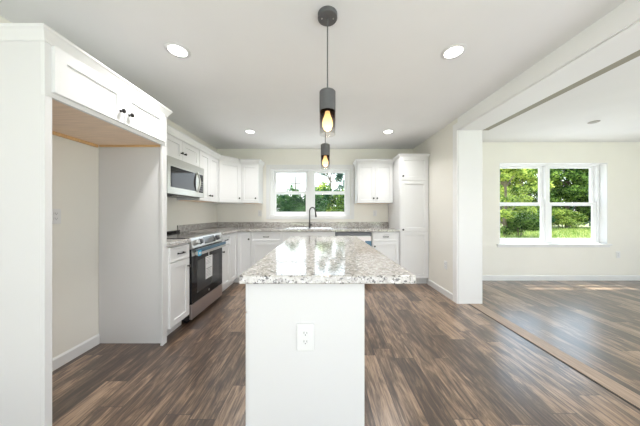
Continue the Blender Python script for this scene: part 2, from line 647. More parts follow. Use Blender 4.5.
# floor threshold strip in the opening
b = MB(); b.box(1.935, 2.07, YR + 0.01, YP + 0.03 - 0.05, 0.0, 0.006)
o = struct('threshold_strip', b, 'threshold_wood', 0.002)
b = MB(); b.box(1.922, 1.935, YR + 0.01, YP - 0.02, 0.0, 0.002)
struct('threshold_gap', b, 'slot_dark')

# outside ground and eaves
b = MB(); b.add([(-90, -60, -0.6), (110, -60, -0.6), (110, 130, -0.6), (-90, 130, -0.6)], [(0, 1, 2, 3)])
struct('ground', b, 'lawn')
b = MB(); b.box(-6, 12, 4.6, 10.3, -0.6, -0.57)
struct('bounce_slab', b, 'bounce_grey')  # unseen grey slab added to bounce neutral light into the rooms
b = MB(); b.box(XL - 0.5, XP1, YB + 0.0, YB + WT + 0.22, ZC + 0.0, ZC + 0.16)
b.box(XP1, XR + 0.5, YD + WTD, YD + WTD + 0.20, ZC + 0.0, ZC + 0.16)
struct('roof_eave', b, 'trim_paint')


# ------------------------------------------------------------------ windows
def window(name, x0, x1, z0, z1, yw, reveal, casing, stool, rot=0, jamb=0.05, stile=0.06, mull=0.035, rail=0.035, brail=0.055, zm=None):
    """double unit; wall face at y = yw, the vinyl frame starts at yw + reveal"""
    root = bpy.data.objects.new(name, None); COL.objects.link(root); root['kind'] = 'structure'
    root.location = ((x0 + x1) / 2, yw, z0)
    O = Vector(root.location)

    def part(nm, mb, mat, bevel=0.0, parent=root):
        mb.v = [tuple(Vector(v) - O) for v in mb.v]
        return obj(nm, mb, mat, parent, bevel)
    yf = yw + reveal
    zm = zm or (z0 + z1) / 2
    xm = (x0 + x1) / 2
    f = MB()
    fy0, fy1 = yf, yf + 0.085
    f.box(x0, x0 + jamb, fy0, fy1, z0, z1); f.box(x1 - jamb, x1, fy0, fy1, z0, z1)
    f.box(x0 + jamb, x1 - jamb, fy0, fy1, z1 - 0.03, z1); f.box(x0 + jamb, x1 - jamb, fy0, fy1, z0, z0 + 0.035)
    f.box(xm - mull, xm + mull, fy0 - 0.004, fy1, z0 + 0.035, z1 - 0.03)
    part('window_frame', f, 'vinyl_white', 0.003)
    for a, c in ((x0 + jamb, xm - mull), (xm + mull, x1 - jamb)):
        for lo, hi, y, tag_ in ((z0 + 0.035, zm + 0.03, yf + 0.012, 'lower'), (zm - 0.03, z1 - 0.03, yf + 0.046, 'upper')):
            s = MB()
            r0 = brail if tag_ == 'lower' else 0.045
            r1 = 0.045 if tag_ == 'lower' else rail
            s.box(a, a + stile, y, y + 0.03, lo, hi); s.box(c - stile, c, y, y + 0.03, lo, hi)
            s.box(a + stile, c - stile, y, y + 0.03, lo, lo + r0); s.box(a + stile, c - stile, y, y + 0.03, hi - r1, hi)
            so = part('sash', s, 'vinyl_white', 0.003)
            g = MB(); g.box(a + stile - 0.003, c - stile + 0.003, y + 0.013, y + 0.017, lo + r0 - 0.003, hi - r1 + 0.003)
            part('glass', g, 'window_glass', 0, so)
    # reveal lining
    l = MB(); t = 0.008
    l.box(x0, x0 + t, yw, yf, z0, z1); l.box(x1 - t, x1, yw, yf, z0, z1)
    l.box(x0 + t, x1 - t, yw, yf, z1 - t, z1); l.box(x0 + t, x1 - t, yw, yf, z0, z0 + t)
    part('window_return', l, 'trim_paint')
    if casing:
        c_ = MB(); q = casing; r = 0.006
        c_.box(x0 - q, x0 - r, yw - 0.016, yw, z0 - q, z1 + q); c_.box(x1 + r, x1 + q, yw - 0.016, yw, z0 - q, z1 + q)
        c_.box(x0 - r, x1 + r, yw - 0.016, yw, z1 + r, z1 + q); c_.box(x0 - r, x1 + r, yw - 0.016, yw, z0 - q, z0 - r)
        c_.box(x0 - r - .001, x1 + r + .001, yw - 0.004, yw, z0 - r, z0); c_.box(x0 - r - .001, x1 + r + .001, yw - 0.004, yw, z1, z1 + r)
        part('casing', c_, 'trim_paint', 0.002)
    if stool:
        s = MB(); s.box(x0 - 0.05, x1 + 0.05, yw - 0.03, yw + 0.02, z0 - 0.022, z0 + 0.001)
        s.box(x0 - 0.035, x1 + 0.035, yw - 0.01, yw, z0 - 0.055, z0 - 0.022)
        part('window_sill', s, 'trim_paint', 0.003)
    return root


window('window_1', *KW, YB, 0.035, 0.07, False, jamb=0.055, stile=0.055, mull=0.036, zm=1.59, rail=0.045, brail=0.04)
window('window_2', *DW, YD, 0.11, 0, True, zm=1.352)


def glazed_door(name, x0, x1, z1, n):
    root = bpy.data.objects.new(name, None); COL.objects.link(root); root['kind'] = 'structure'
    root.location = ((x0 + x1) / 2, YR, 0)
    O = Vector(root.location)
    f = MB(); wd = (x1 - x0) / n
    f.box(x0, x1, YR - 0.12, YR - 0.02, z1 - 0.05, z1); f.box(x0, x1, YR - 0.12, YR - 0.02, 0, 0.03)
    for k in range(n):
        a = x0 + k * wd; c = a + wd
        f.box(a, a + 0.07, YR - 0.11, YR - 0.03, 0.03, z1 - 0.05); f.box(c - 0.07, c, YR - 0.11, YR - 0.03, 0.03, z1 - 0.05)
        f.box(a + 0.07, c - 0.07, YR - 0.11, YR - 0.03, 0.03, 0.12)
        f.box(a + 0.07, c - 0.07, YR - 0.11, YR - 0.03, z1 - 0.12, z1 - 0.05)
    f.v = [tuple(Vector(v) - O) for v in f.v]
    obj('door_frame', f, 'vinyl_white', root)
    for k in range(n):
        a = x0 + k * wd
        g = MB(); g.box(a + 0.068, a + wd - 0.068, YR - 0.075, YR - 0.07, 0.118, z1 - 0.118)
        g.v = [tuple(Vector(v) - O) for v in g.v]
        obj('glass', g, 'window_glass', root)


glazed_door('door_1', R1[0], R1[1], R1[3], 3)
glazed_door('door_2', R2[0], R2[1], R2[3], 3)
root = bpy.data.objects.new('window_3', None); COL.objects.link(root); root['kind'] = 'structure'; root.location = (XR, 0.2, 0.55)
f = MB()
for a, c in ((-1.6, 0.0), (0.0, 1.6)):
    f.box(0.05, 0.13, a, a + 0.06, 0, 1.5); f.box(0.05, 0.13, c - 0.06, c, 0, 1.5)
    f.box(0.05, 0.13, a + 0.06, c - 0.06, 0, 0.06); f.box(0.05, 0.13, a + 0.06, c - 0.06, 1.44, 1.5)
    f.box(0.05, 0.13, a + 0.06, c - 0.06, 0.72, 0.78)
obj('window_frame', f, 'vinyl_white', root)
g = MB(); g.box(0.08, 0.085, -1.55, 1.55, 0.05, 1.45)
obj('glass', g, 'window_glass', root)


root = bpy.data.objects.new('added_window', None); COL.objects.link(root); root['kind'] = 'structure'; root.location = (XL, -2.2, 0.7)  # unseen window added in the left wall to house a fill lamp
f = MB()
for a, c in ((-0.85, 0.0), (0.0, 0.85)):
    f.box(-0.13, -0.05, a, a + 0.06, 0, 1.3); f.box(-0.13, -0.05, c - 0.06, c, 0, 1.3)
    f.box(-0.13, -0.05, a + 0.06, c - 0.06, 0, 0.06); f.box(-0.13, -0.05, a + 0.06, c - 0.06, 1.24, 1.3)
    f.box(-0.13, -0.05, a + 0.06, c - 0.06, 0.62, 0.68)
obj('window_frame', f, 'vinyl_white', root)
g = MB(); g.box(-0.085, -0.08, -0.8, 0.8, 0.05, 1.25)
obj('glass', g, 'window_glass', root)

# ------------------------------------------------------------------ cabinets
def shaker_mb(x0, x1, z0, z1, t=0.019, rail=0.057, rec=0.009, y=0.0):
    """front panel whose back lies at local y and whose face looks to -y"""
    mb = MB(); yf = y - t; e = 0.004
    r = min(rail, (x1 - x0) * 0.3, (z1 - z0) * 0.3)

    def ring(d, yy):
        return [(x0 + d, yy, z0 + d), (x1 - d, yy, z0 + d), (x1 - d, yy, z1 - d), (x0 + d, yy, z1 - d)]
    vs = ring(0, y) + ring(0, yf + 0.0015) + ring(0.0015, yf) + ring(r, yf) + ring(r + e, yf + rec)
    fs = [(3, 2, 1, 0)]
    for k in range(4):
        for j in range(4):
            j2 = (j + 1) % 4
            fs.append((k * 4 + j, k * 4 + j2, (k + 1) * 4 + j2, (k + 1) * 4 + j))
    fs.append((16, 17, 18, 19))
    mb.add(vs, fs)
    return mb


def knob(parent, x, z, y=-0.019):
    k = MB(); k.lathe([(0.0, 0.0), (0.009, 0.0), (0.007, 0.004), (0.0055, 0.012), (0.012, 0.018), (0.0155, 0.023), (0.014, 0.028), (0.0, 0.030)], (0, 0, 0), 'y', 18)
    o = obj('knob', k, 'knob_black', parent)
    o.location = (x, y, z)
    return o


def pull(parent, x, z, y=-0.019, wd=0.11):
    m = MB(); h = wd / 2
    m.tube([(-h + 0.01, 0.0, 0), (-h + 0.01, -0.02, 0), (-h + 0.02, -0.028, 0), (h - 0.02, -0.028, 0), (h - 0.01, -0.02, 0), (h - 0.01, 0.0, 0)], 0.0052, 8)
    m.lathe([(0, 0), (0.009, 0), (0.008, 0.004), (0, 0.005)], (-h + 0.01, 0, 0), 'y', 12)
    m.lathe([(0, 0), (0.009, 0), (0.008, 0.004), (0, 0.005)], (h - 0.01, 0, 0), 'y', 12)
    o = obj('handle', m, 'knob_black', parent); o.location = (x, y, z)
    return o


def door(parent, x0, x1, z0, z1, kn=None, mat='cabinet_white'):
    o = obj('door', shaker_mb(x0, x1, z0, z1), mat, parent)
    if kn:
        knob(o, *kn)
    return o


def drawer(parent, x0, x1, z0, z1, handle=True, name='drawer'):
    o = obj(name, shaker_mb(x0, x1, z0, z1, rail=0.02, rec=0.004), 'cabinet_white', parent)
    if handle:
        pull(o, (x0 + x1) / 2, (z0 + z1) / 2, wd=0.1)
    return o


G = 0.0025
TK = 0.105
HB = 0.875


def base_body(root, wd, d, name='carcass'):
    m = MB(); m.box(0, wd, 0.0, d, TK, HB)
    obj(name, m, 'cabinet_white', root, 0.001)
    m = MB(); m.box(0, wd, 0.07, d - 0.01, 0, TK)
    obj('toe_kick', m, 'cabinet_white', root)


YF = 3.76             # back run carcass face
XF = -1.42            # left run carcass face
DB = 0.608

# tall fridge surround
FR = thing('fridge_surround', 'tall white refrigerator surround with empty bay and cabinet over it', 'cabinet', (XF, 1.15, 0), PI / 2)
# local: x = Y - 1.15, y = XF - X (into the wall)
FW = 0.912
m = MB(); m.box(0.0, 0.018, 0.0195, DB, 0, 2.13); m.box(0.0, 0.033, -0.001, 0.0195, 0, 1.7995)
obj('side_panel', m, 'panel_white', FR, 0.001)
m = MB(); m.box(FW - 0.018, FW, 0.0195, DB, 0, 2.13); m.box(FW - 0.055, FW, -0.001, 0.0195, 0, 1.7995)
obj('side_panel', m, 'panel_white', FR, 0.001)
m = MB()
m.box(0.0185, FW - 0.0185, 0.02, DB, 1.812, 2.125)
obj('carcass', m, 'cabinet_white', FR)
m = MB(); m.box(0.0185, FW - 0.0185, 0.021, DB - 0.002, 1.806, 1.8115)
obj('underside', m, 'maple_raw', FR, label='bare maple coloured underside')
m = MB(); m.box(0.0185, FW - 0.04, DB - 0.02, DB - 0.001, 1.782, 1.8055); m.box(FW - 0.036, FW - 0.019, 0.021, DB - 0.02, 1.790, 1.8055)
obj('nailer', m, 'maple_edge', FR, 0.001, label='golden wood strip')
m = MB(); m.box(0.0, FW, -0.001, 0.0195, 1.80, 2.13)
obj('face_frame', m, 'cabinet_white', FR, 0.001)
d1 = door(FR, 0.03, 0.447, 1.826, 2.068, (0.415, 1.903))
d2 = door(FR, 0.453, 0.868, 1.826, 2.068, (0.485, 1.903))
crown = [(0, 2.072), (0.004, 2.072), (0.006, 2.082), (0.014, 2.098), (0.024, 2.118), (0.030, 2.126), (0.030, 2.140), (0, 2.140)]
m = MB(); m.sweep(crown, [(0, DB - 0.001), (0, -0.002), (FW, -0.002), (FW, DB - 0.001)])
obj('crown_moulding', m, 'cabinet_white', FR)

# left base cabinet next to the range
B1 = thing('base_cabinet', 'white base cabinet with one drawer and door between the tall panel and the range', 'cabinet', (XF, 2.064, 0), PI / 2)
w1 = 0.328
base_body(B1, w1, DB)
drawer(B1, 0.02, w1 - 0.006, 0.722, 0.862)
door(B1, 0.02, w1 - 0.006, TK + 0.005, 0.716, (w1 - 0.035, 0.635))

# base cabinet after the range
B2 = thing('base_cabinet', 'narrow white base cabinet with drawer on the far side of the range', 'cabinet', (XF, 3.153, 0), PI / 2)
w2 = 0.30
base_body(B2, w2, DB)
drawer(B2, 0.006, w2 - 0.003, 0.722, 0.862)
door(B2, 0.006, w2 - 0.003, TK + 0.005, 0.716, (0.035, 0.635))

# corner base: L-shaped
CB = thing('corner_cabinet', 'white corner base cabinet with two doors meeting in the inside corner', 'cabinet', (XL, YB, 0))
m = MB()
lx, ly = 3.455 - YB, -1.175 - XL
poly = [(0.001, -0.001), (0.001, lx), (XF - XL, lx), (XF - XL, YF - YB), (ly, YF - YB), (ly, -0.001)]
m.prism(poly, TK, HB)
obj('carcass', m, 'cabinet_white', CB)
m = MB()
q = 0.07
poly = [(0.001, -0.001), (0.001, lx), (XF - XL - q, lx), (XF - XL - q, YF - YB + q), (ly, YF - YB + q), (ly, -0.001)]
m.prism(poly, 0, TK)
obj('toe_kick', m, 'cabinet_white', CB)
dd = obj('door', shaker_mb(0.003, 0.283, TK + 0.005, 0.862), 'cabinet_white', CB)
dd.location = (XF - XL, lx, 0); dd.rotation_euler = (0, 0, PI / 2)
dd = obj('door', shaker_mb(0.022, 0.243, TK + 0.005, 0.862), 'cabinet_white', CB)
dd.location = (XF - XL, YF - YB, 0)
knob(dd, 0.218, 0.755)

# back run
B3 = thing('base_cabinet', 'white base cabinet with drawer between the corner and the sink', 'cabinet', (-1.174, YF, 0))
base_body(B3, 0.512, DB)
drawer(B3, 0.006, 0.506, 0.722, 0.862)
door(B3, 0.006, 0.506, TK + 0.005, 0.716, (0.475, 0.635))
B4 = thing('sink_cabinet', 'white double door cabinet under the sink and window', 'cabinet', (-0.661, YF, 0))
m = MB(); W4 = 0.896
for bx in ((0, 0.018, 0, DB, TK, HB), (W4 - 0.018, W4, 0, DB, TK, HB), (0.018, W4 - 0.018, 0, 0.018, 0.7, HB), (0.018, W4 - 0.018, 0.018, DB, TK, TK + 0.018), (0.018, W4 - 0.018, DB - 0.01, DB, TK + 0.018, HB)):
    m.box(*bx)
obj('carcass', m, 'cabinet_white', B4)
m = MB(); m.box(0, W4, 0.07, DB - 0.01, 0, TK)
obj('toe_kick', m, 'cabinet_white', B4)
drawer(B4, 0.006, 0.890, 0.722, 0.862, False, 'false_drawer_front')
door(B4, 0.006, 0.4465, TK + 0.005, 0.716, (0.415, 0.635)); door(B4, 0.4495, 0.890, TK + 0.005, 0.716, (0.481, 0.635))

# dishwasher
DWA = thing('dishwasher', 'dark stainless dishwasher with blue film under the back counter', 'dishwasher', (0.237, YF, 0))
m = MB(); m.box(0.003, 0.610, 0.01, 0.58, 0.10, 0.868)
obj('tub', m, 'steel_dark', DWA)
m = MB(); m.box(0.006, 0.607, -0.022, 0.0095, 0.11, 0.80)
obj('door', m, 'steel_pink', DWA, 0.003)
m = MB(); m.box(0.006, 0.607, -0.024, 0.0095, 0.803, 0.866)
cp = obj('control_panel', m, 'steel_dark', DWA, 0.003)
m = MB(); m.box(0.04, 0.573, -0.05, -0.036, 0.792, 0.812); m.box(0.06, 0.08, -0.037, -0.0245, 0.794, 0.81); m.box(0.533, 0.553, -0.037, -0.0245, 0.794, 0.81)
obj('handle', m, 'steel', DWA, 0.003)
m = MB(); m.box(0.50, 0.606, -0.0235, -0.0225, 0.56, 0.725)
obj('protective_film', m, 'film_blue', DWA, label='blue protective film')
m = MB(); m.box(0.02, 0.593, 0.06, 0.09, 0.0, 0.10)
obj('toe_kick', m, 'black_enamel', DWA)

B5 = thing('base_cabinet', 'white base cabinet with drawer between dishwasher and pantry', 'cabinet', (0.855, YF, 0))
w5 = 0.452
base_body(B5, w5, DB)
drawer(B5, 0.006, w5 - 0.006, 0.722, 0.862)
door(B5, 0.006, w5 - 0.006, TK + 0.005, 0.716, (0.04, 0.635))

# pantry
PA = thing('pantry_cabinet', 'tall white pantry cabinet with three stacked doors in the back corner', 'cabinet', (1.309, YF - 0.035, 0))
DB += 0.035
wp = 0.484
m = MB(); m.box(0, wp, 0, DB, TK, 2.135); obj('carcass', m, 'cabinet_white', PA, 0.001)
m = MB(); m.box(0, wp, 0.06, DB - 0.01, 0, TK); obj('toe_kick', m, 'cabinet_white', PA)
door(PA, 0.012, 0.458, TK + 0.005, 0.884); door(PA, 0.012, 0.458, 0.888, 1.728, (0.045, 0.915)); door(PA, 0.012, 0.458, 1.732, 2.120, (0.045, 1.80))
cr2 = [(0, 2.118), (0.004, 2.118), (0.010, 2.132), (0.022, 2.148), (0.028, 2.155), (0.028, 2.165), (0, 2.165)]
m = MB(); m.sweep([(o_, z_) for o_, z_ in cr2], [(0, DB - 0.001), (0, -0.021), (wp - 0.002, -0.021)])
obj('crown_moulding', m, 'cabinet_white', PA)

DB -= 0.035

# upper cabinets
DU = 0.30
XU = -1.73 - 0.0
ZU0, ZU1 = 1.37, 2.125


def upper(label, loc, rotz, wd, z0, z1, ndoors, knobs='center', under=True):
    t = thing('wall_cabinet', label, 'cabinet', loc, rotz)
    m = MB(); m.box(0, wd, 0, DU - 0.001, z0, z1); obj('carcass', m, 'cabinet_white', t, 0.001)
    if under:
        m = MB(); m.box(0.015, wd - 0.015, 0.02, DU - 0.01, z0 - 0.002, z0 - 0.0003); obj('underside', m, 'maple_raw', t, label='bare maple coloured underside')
    kz = z0 + 0.085 if z1 - z0 > 0.5 else z0 + 0.105
    if ndoors == 2:
        h = wd / 2
        door(t, 0.006, h - 0.0015, z0 + 0.006, z1 - 0.05, (h - 0.032, kz)); door(t, h + 0.0015, wd - 0.006, z0 + 0.006, z1 - 0.05, (h + 0.032, kz))
    else:
        door(t, 0.006, wd - 0.006, z0 + 0.006, z1 - 0.05, (wd - 0.05 if knobs == 'right' else 0.038, kz))
    return t


crU = [(0, 2.08), (0.004, 2.08), (0.012, 2.105), (0.028, 2.132), (0.036, 2.142), (0.036, 2.160), (0, 2.160)]


def crown_part(t, path, M=None):
    m = MB(M) if M else MB(); m.sweep(crU, path); return obj('crown_moulding', m, 'cabinet_white', t)


U0 = upper('single door white wall cabinet between the tall fridge panel and the microwave', (XU, 2.064, 0), PI / 2, 0.326, ZU0, ZU1, 1)
crown_part(U0, [(0.0, -0.02), (0.326, -0.02)])
U1 = upper('short white two door wall cabinet above the microwave', (XU, 2.392, 0), PI / 2, 0.756, 1.815, ZU1, 2, under=False)
crown_part(U1, [(0.0, -0.02), (0.756, -0.02)])
U2 = upper('white two door wall cabinet between microwave and corner cabinet', (XU, 3.15, 0), PI / 2, 0.608, ZU0, ZU1, 2)
crown_part(U2, [(0.0, -0.02), (0.608, -0.02)])
# diagonal corner cabinet
UC = thing('corner_wall_cabinet', 'white corner wall cabinet with one angled door', 'cabinet', (XL, YB, 0))
a0 = (XU - XL, 3.76 - YB); a1 = (-1.452 - XL, 4.07 - YB)
poly = [(0.001, -0.001), (0.001, a0[1]), a0, a1, (a1[0], -0.001)]
m = MB(); m.prism(poly, ZU0, ZU1); obj('carcass', m, 'cabinet_white', UC)
dl = math.hypot(a1[0] - a0[0], a1[1] - a0[1])
dd = obj('door', shaker_mb(0.012, dl - 0.012, ZU0 + 0.006, ZU1 - 0.05), 'cabinet_white', UC)
dd.location = (a0[0], a0[1], 0); dd.rotation_euler = (0, 0, math.atan2(a1[1] - a0[1], a1[0] - a0[0]))
knob(dd, dl - 0.05, ZU0 + 0.085)
n_ = Vector((a1[1] - a0[1], -(a1[0] - a0[0]))).normalized() * 0.012
m = MB(); m.sweep(crU, [(a0[0] + 0.019, a0[1] + 0.001), (a0[0] + n_.x + 0.010, a0[1] + n_.y + 0.010), (a1[0] + n_.x - 0.010, a1[1] + n_.y - 0.010), (a1[0] - 0.001, a1[1] - 0.019)])
obj('crown_moulding', m, 'cabinet_white', UC)
U3 = upper('narrow white wall cabinet between corner cabinet and kitchen window', (-1.451, 4.07, 0), 0, 0.322, ZU0, ZU1, 1, 'right')
crown_part(U3, [(0.0, -0.02), (0.322, -0.02), (0.322, 0.299)])
U4 = upper('white two door wall cabinet between kitchen window and pantry', (0.655, 4.07, 0), 0, 0.652, ZU0, ZU1, 2)
crown_part(U4, [(0, 0.299), (0.0, -0.02), (0.650, -0.02)])

# ------------------------------------------------------------------ worktops
CT0, CT1 = 0.8765, 0.9145
T1 = thing('countertop', 'short speckled grey laminate countertop between tall panel and range', 'countertop', (XL, 2.064, 0))
m = MB(); m.box(0.001, -1.385 - XL, 0.001, 0.326, CT0, CT1)
obj('worktop', m, 'granite_laminate', T1, 0.006)
m = MB(); m.box(0.001, 0.02, 0.001, 0.326, CT1 + 0.0005, CT1 + 0.1)
obj('backsplash', m, 'granite_laminate', T1, 0.003)

T2 = thing('countertop', 'L-shaped speckled grey laminate countertop around the sink', 'countertop', (XL, YB, 0))
SX0, SX1, SY0, SY1 = -0.62, 0.20, 3.845, 4.245        # sink cut-out, world
m = MB()
xe = 1.308 - XL
yf = YF - 0.035 - YB
xf = -1.385 - XL
cx0, cx1, cy0, cy1 = SX0 - XL, SX1 - XL, SY0 - YB, SY1 - YB
xs = sorted([0.001, xf, cx0, cx1, xe]); ys = sorted([3.153 - YB, yf, cy0, cy1, -0.001])


def inside(x, y):
    if x > xf and y < yf:
        return False
    if cx0 < x < cx1 and cy0 < y < cy1:
        return False
    return True


vid = {}; V = []; F = []


def gv(x, y, z):
    k = (round(x, 5), round(y, 5), z)
    if k not in vid:
        vid[k] = len(V); V.append((x, y, z))
    return vid[k]


cells = {(i, j): inside((xs[i] + xs[i + 1]) / 2, (ys[j] + ys[j + 1]) / 2) for i in range(4) for j in range(4)}
for (i, j), ok in cells.items():
    if not ok:
        continue
    x0, x1, y0, y1 = xs[i], xs[i + 1], ys[j], ys[j + 1]
    F.append((gv(x0, y0, CT1), gv(x1, y0, CT1), gv(x1, y1, CT1), gv(x0, y1, CT1)))
    F.append((gv(x0, y1, CT0), gv(x1, y1, CT0), gv(x1, y0, CT0), gv(x0, y0, CT0)))
    for di, dj, p, q_ in ((-1, 0, (x0, y1), (x0, y0)), (1, 0, (x1, y0), (x1, y1)), (0, -1, (x0, y0), (x1, y0)), (0, 1, (x1, y1), (x0, y1))):
        if not cells.get((i + di, j + dj), False):
            F.append((gv(*p, CT0), gv(*q_, CT0), gv(*q_, CT1), gv(*p, CT1)))
m.add(V, F)
obj('worktop', m, 'granite_laminate', T2, 0.006)
m = MB()
m.box(0.001, 0.02, 3.153 - YB, -0.0205, CT1 + 0.0005, CT1 + 0.1)
m.box(0.001, xe, -0.020, -0.001, CT1 + 0.0005, CT1 + 0.1)
obj('backsplash', m, 'granite_laminate', T2, 0.003)

# sink
SK = thing('sink', 'stainless double bowl sink set in the back counter', 'sink', ((SX0 + SX1) / 2, (SY0 + SY1) / 2, 0.905))
hw, hd = (SX1 - SX0) / 2, (SY1 - SY0) / 2


def bowl(x0, x1, y0, y1):
    mb = MB(); z1 = 0.0125; zb = -0.18; s = 0.03
    vs = [(x0, y0, z1), (x1, y0, z1), (x1, y1, z1), (x0, y1, z1),
          (x0 + s * .3, y0 + s * .3, zb + .03), (x1 - s * .3, y0 + s * .3, zb + .03), (x1 - s * .3, y1 - s * .3, zb + .03), (x0 + s * .3, y1 - s * .3, zb + .03),
          (x0 + s, y0 + s, zb), (x1 - s, y0 + s, zb), (x1 - s, y1 - s, zb), (x0 + s, y1 - s, zb)]
    fs = []
    for k in range(2):
        for j in range(4):
            j2 = (j + 1) % 4
            fs.append((k * 4 + j, (k + 1) * 4 + j, (k + 1) * 4 + j2, k * 4 + j2))
    fs.append((8, 9, 10, 11)); mb.add(vs, fs); return mb


m = MB(); R = 0.018; zt0, zt1 = 0.0102, 0.0135
m.box(-hw - R, hw + R, -hd - R, -hd + 0.012, zt0, zt1); m.box(-hw - R, hw + R, hd - 0.05, hd + R, zt0, zt1)
m.box(-hw - R, -hw + 0.012, -hd + 0.012, hd - 0.05, zt0, zt1); m.box(hw - 0.012, hw + R, -hd + 0.012, hd - 0.05, zt0, zt1)
m.box(-0.018, 0.018, -hd + 0.012, hd - 0.05, zt0, zt1)
obj('rim', m, 'sink_steel', SK, 0.001)
for a, c in ((-hw + 0.012, -0.018), (0.018, hw - 0.012)):
    bo = obj('bowl', bowl(a, c, -hd + 0.012, hd - 0.05), 'sink_steel', SK)
    m = MB(); m.lathe([(0, -0.1795), (0.03, -0.1795), (0.038, -0.1775), (0.03, -0.1785), (0, -0.1782)], ((a + c) / 2, -0.02, 0), 'z', 20)
    obj('drain', m, 'steel', bo)

# faucet
FC = thing('faucet', 'dark gooseneck kitchen faucet with pull-down head behind the sink', 'faucet', (-0.215, 4.222, 0.9190))
m = MB(); m.lathe([(0, 0), (0.027, 0), (0.027, 0.006), (0.019, 0.012), (0.0175, 0.075), (0.0155, 0.085), (0, 0.085)])
obj('base', m, 'faucet_dark', FC)
pts = [(0, 0, 0.084), (0, 0, 0.20), (0, 0, 0.30)]
for k in range(1, 13):
    a = PI * k / 12
    pts.append((0.055 * (1 - math.cos(a)), -0.075 * (1 - math.cos(a)) * 0.75, 0.30 + 0.075 * math.sin(a)))
e = pts[-1]
pts.append((e[0] + 0.006, e[1] - 0.004, 0.275))
m = MB(); m.tube(pts, 0.0115, 14)
obj('spout', m, 'faucet_dark', FC)
m = MB(); m.tube([(e[0] + 0.006, e[1] - 0.004, 0.275), (e[0] + 0.009, e[1] - 0.007, 0.25), (e[0] + 0.013, e[1] - 0.012, 0.195)], 0.0135, 14, 0.0175)
obj('spray_head', m, 'faucet_dark', FC)
m = MB(); m.tube([(0.01, 0, 0.045), (0.035, -0.004, 0.045), (0.045, -0.006, 0.05)], 0.011, 12); m.tube([(0.042, -0.006, 0.05), (0.048, -0.01, 0.105)], 0.006, 10, 0.0045)
obj('handle', m, 'faucet_dark', FC)

# ------------------------------------------------------------------ range
RG = thing('range', 'stainless slide-in electric range with paper label on its glass door', 'range', (XF, 2.397, 0), PI / 2)
RW = 0.750
m = MB(); m.box(0, RW, -0.006, 0.600, 0.03, 0.895)
for lx_ in (0.03, RW - 0.07):
    for ly_ in (0.03, 0.54):
        m.box(lx_, lx_ + 0.04, ly_, ly_ + 0.04, 0, 0.03)
obj('body', m, 'black_enamel', RG, 0.002)
m = MB(); m.box(-0.0, RW, 0.035, 0.600, 0.8955, 0.921)
ct = obj('cooktop', m, 'cooktop_glass', RG, 0.003)
for cx_, cy_, rr in ((0.19, 0.17, 0.10), (0.56, 0.17, 0.08), (0.19, 0.44, 0.075), (0.56, 0.44, 0.10)):
    m = MB(); m.lathe([(rr - 0.004, 0.9213), (rr, 0.9213), (rr, 0.9216), (rr - 0.004, 0.9216), (rr - 0.004, 0.9213)], (cx_, cy_, 0), 'z', 40)
    obj('burner_ring', m, 'cooktop_ring', ct)
m = MB(); m.box(0.0, RW, 0.560, 0.600, 0.9215, 0.950)
for k in range(9):
    m.box(0.06 + k * 0.072, 0.10 + k * 0.072, 0.552, 0.5605, 0.924, 0.944)
obj('rear_vent', m, 'black_enamel', RG, 0.003)
# slanted control panel
m = MB()
poly = [(0.034, 0.921), (0.030, 0.800), (-0.040, 0.800), (-0.052, 0.812), (-0.018, 0.916), (-0.008, 0.921)]
vs = [(0.0, p[0], p[1]) for p in poly] + [(RW, p[0], p[1]) for p in poly]
n = len(poly)
fs = [tuple(range(n)), tuple(reversed(range(n, 2 * n)))] + [(k, n + k, n + (k + 1) % n, (k + 1) % n) for k in range(n)]
m.add(vs, fs)
cpn = obj('control_panel', m, 'steel', RG, 0.002)
pa, pb = Vector((-0.052, 0.812)), Vector((-0.018, 0.916))
tdir = (pb - pa).normalized(); ndir = Vector((-tdir.y, tdir.x))      # outwards (-y)


def on_panel(u, v, out):
    q = pa + tdir * v + ndir * out
    return (u, q.x, q.y)


def slab(u0, u1, v0, v1, o0, o1):
    mb = MB()
    vs = [on_panel(u, v, o) for o in (o0, o1) for u, v in ((u0, v0), (u1, v0), (u1, v1), (u0, v1))]
    mb.add(vs, [(3, 2, 1, 0), (4, 5, 6, 7), (0, 1, 5, 4), (1, 2, 6, 5), (2, 3, 7, 6), (3, 0, 4, 7)]); return mb


obj('display', slab(0.255, 0.515, 0.014, 0.096, 0.0003, 0.0025), 'oven_glass', cpn)
for u in (0.075, 0.165, 0.585, 0.635):
    mb = MB()
    prof = [(0.0, 0.0005), (0.034, 0.0005), (0.034, 0.006), (0.027, 0.008), (0.025, 0.034), (0.022, 0.038), (0.0, 0.038)]
    rings = []
    for r_, h_ in prof:
        ring = []
        for k in range(24):
            a = 2 * PI * k / 24
            ring.append(on_panel(u + r_ * math.cos(a), 0.055 + r_ * math.sin(a), h_))
        rings.append(ring)
    vs = [p for r_ in rings for p in r_]
    fs = [(i * 24 + k, i * 24 + (k + 1) % 24, (i + 1) * 24 + (k + 1) % 24, (i + 1) * 24 + k) for i in range(len(prof) - 1) for k in range(24)]
    mb.add(vs, fs, True)
    kn = obj('knob', mb, 'steel_dark' if u in (0.165, 0.585) else 'steel', cpn)
    obj('grip', slab(u - 0.005, u + 0.005, 0.032, 0.078, 0.0385, 0.047), 'steel', kn)
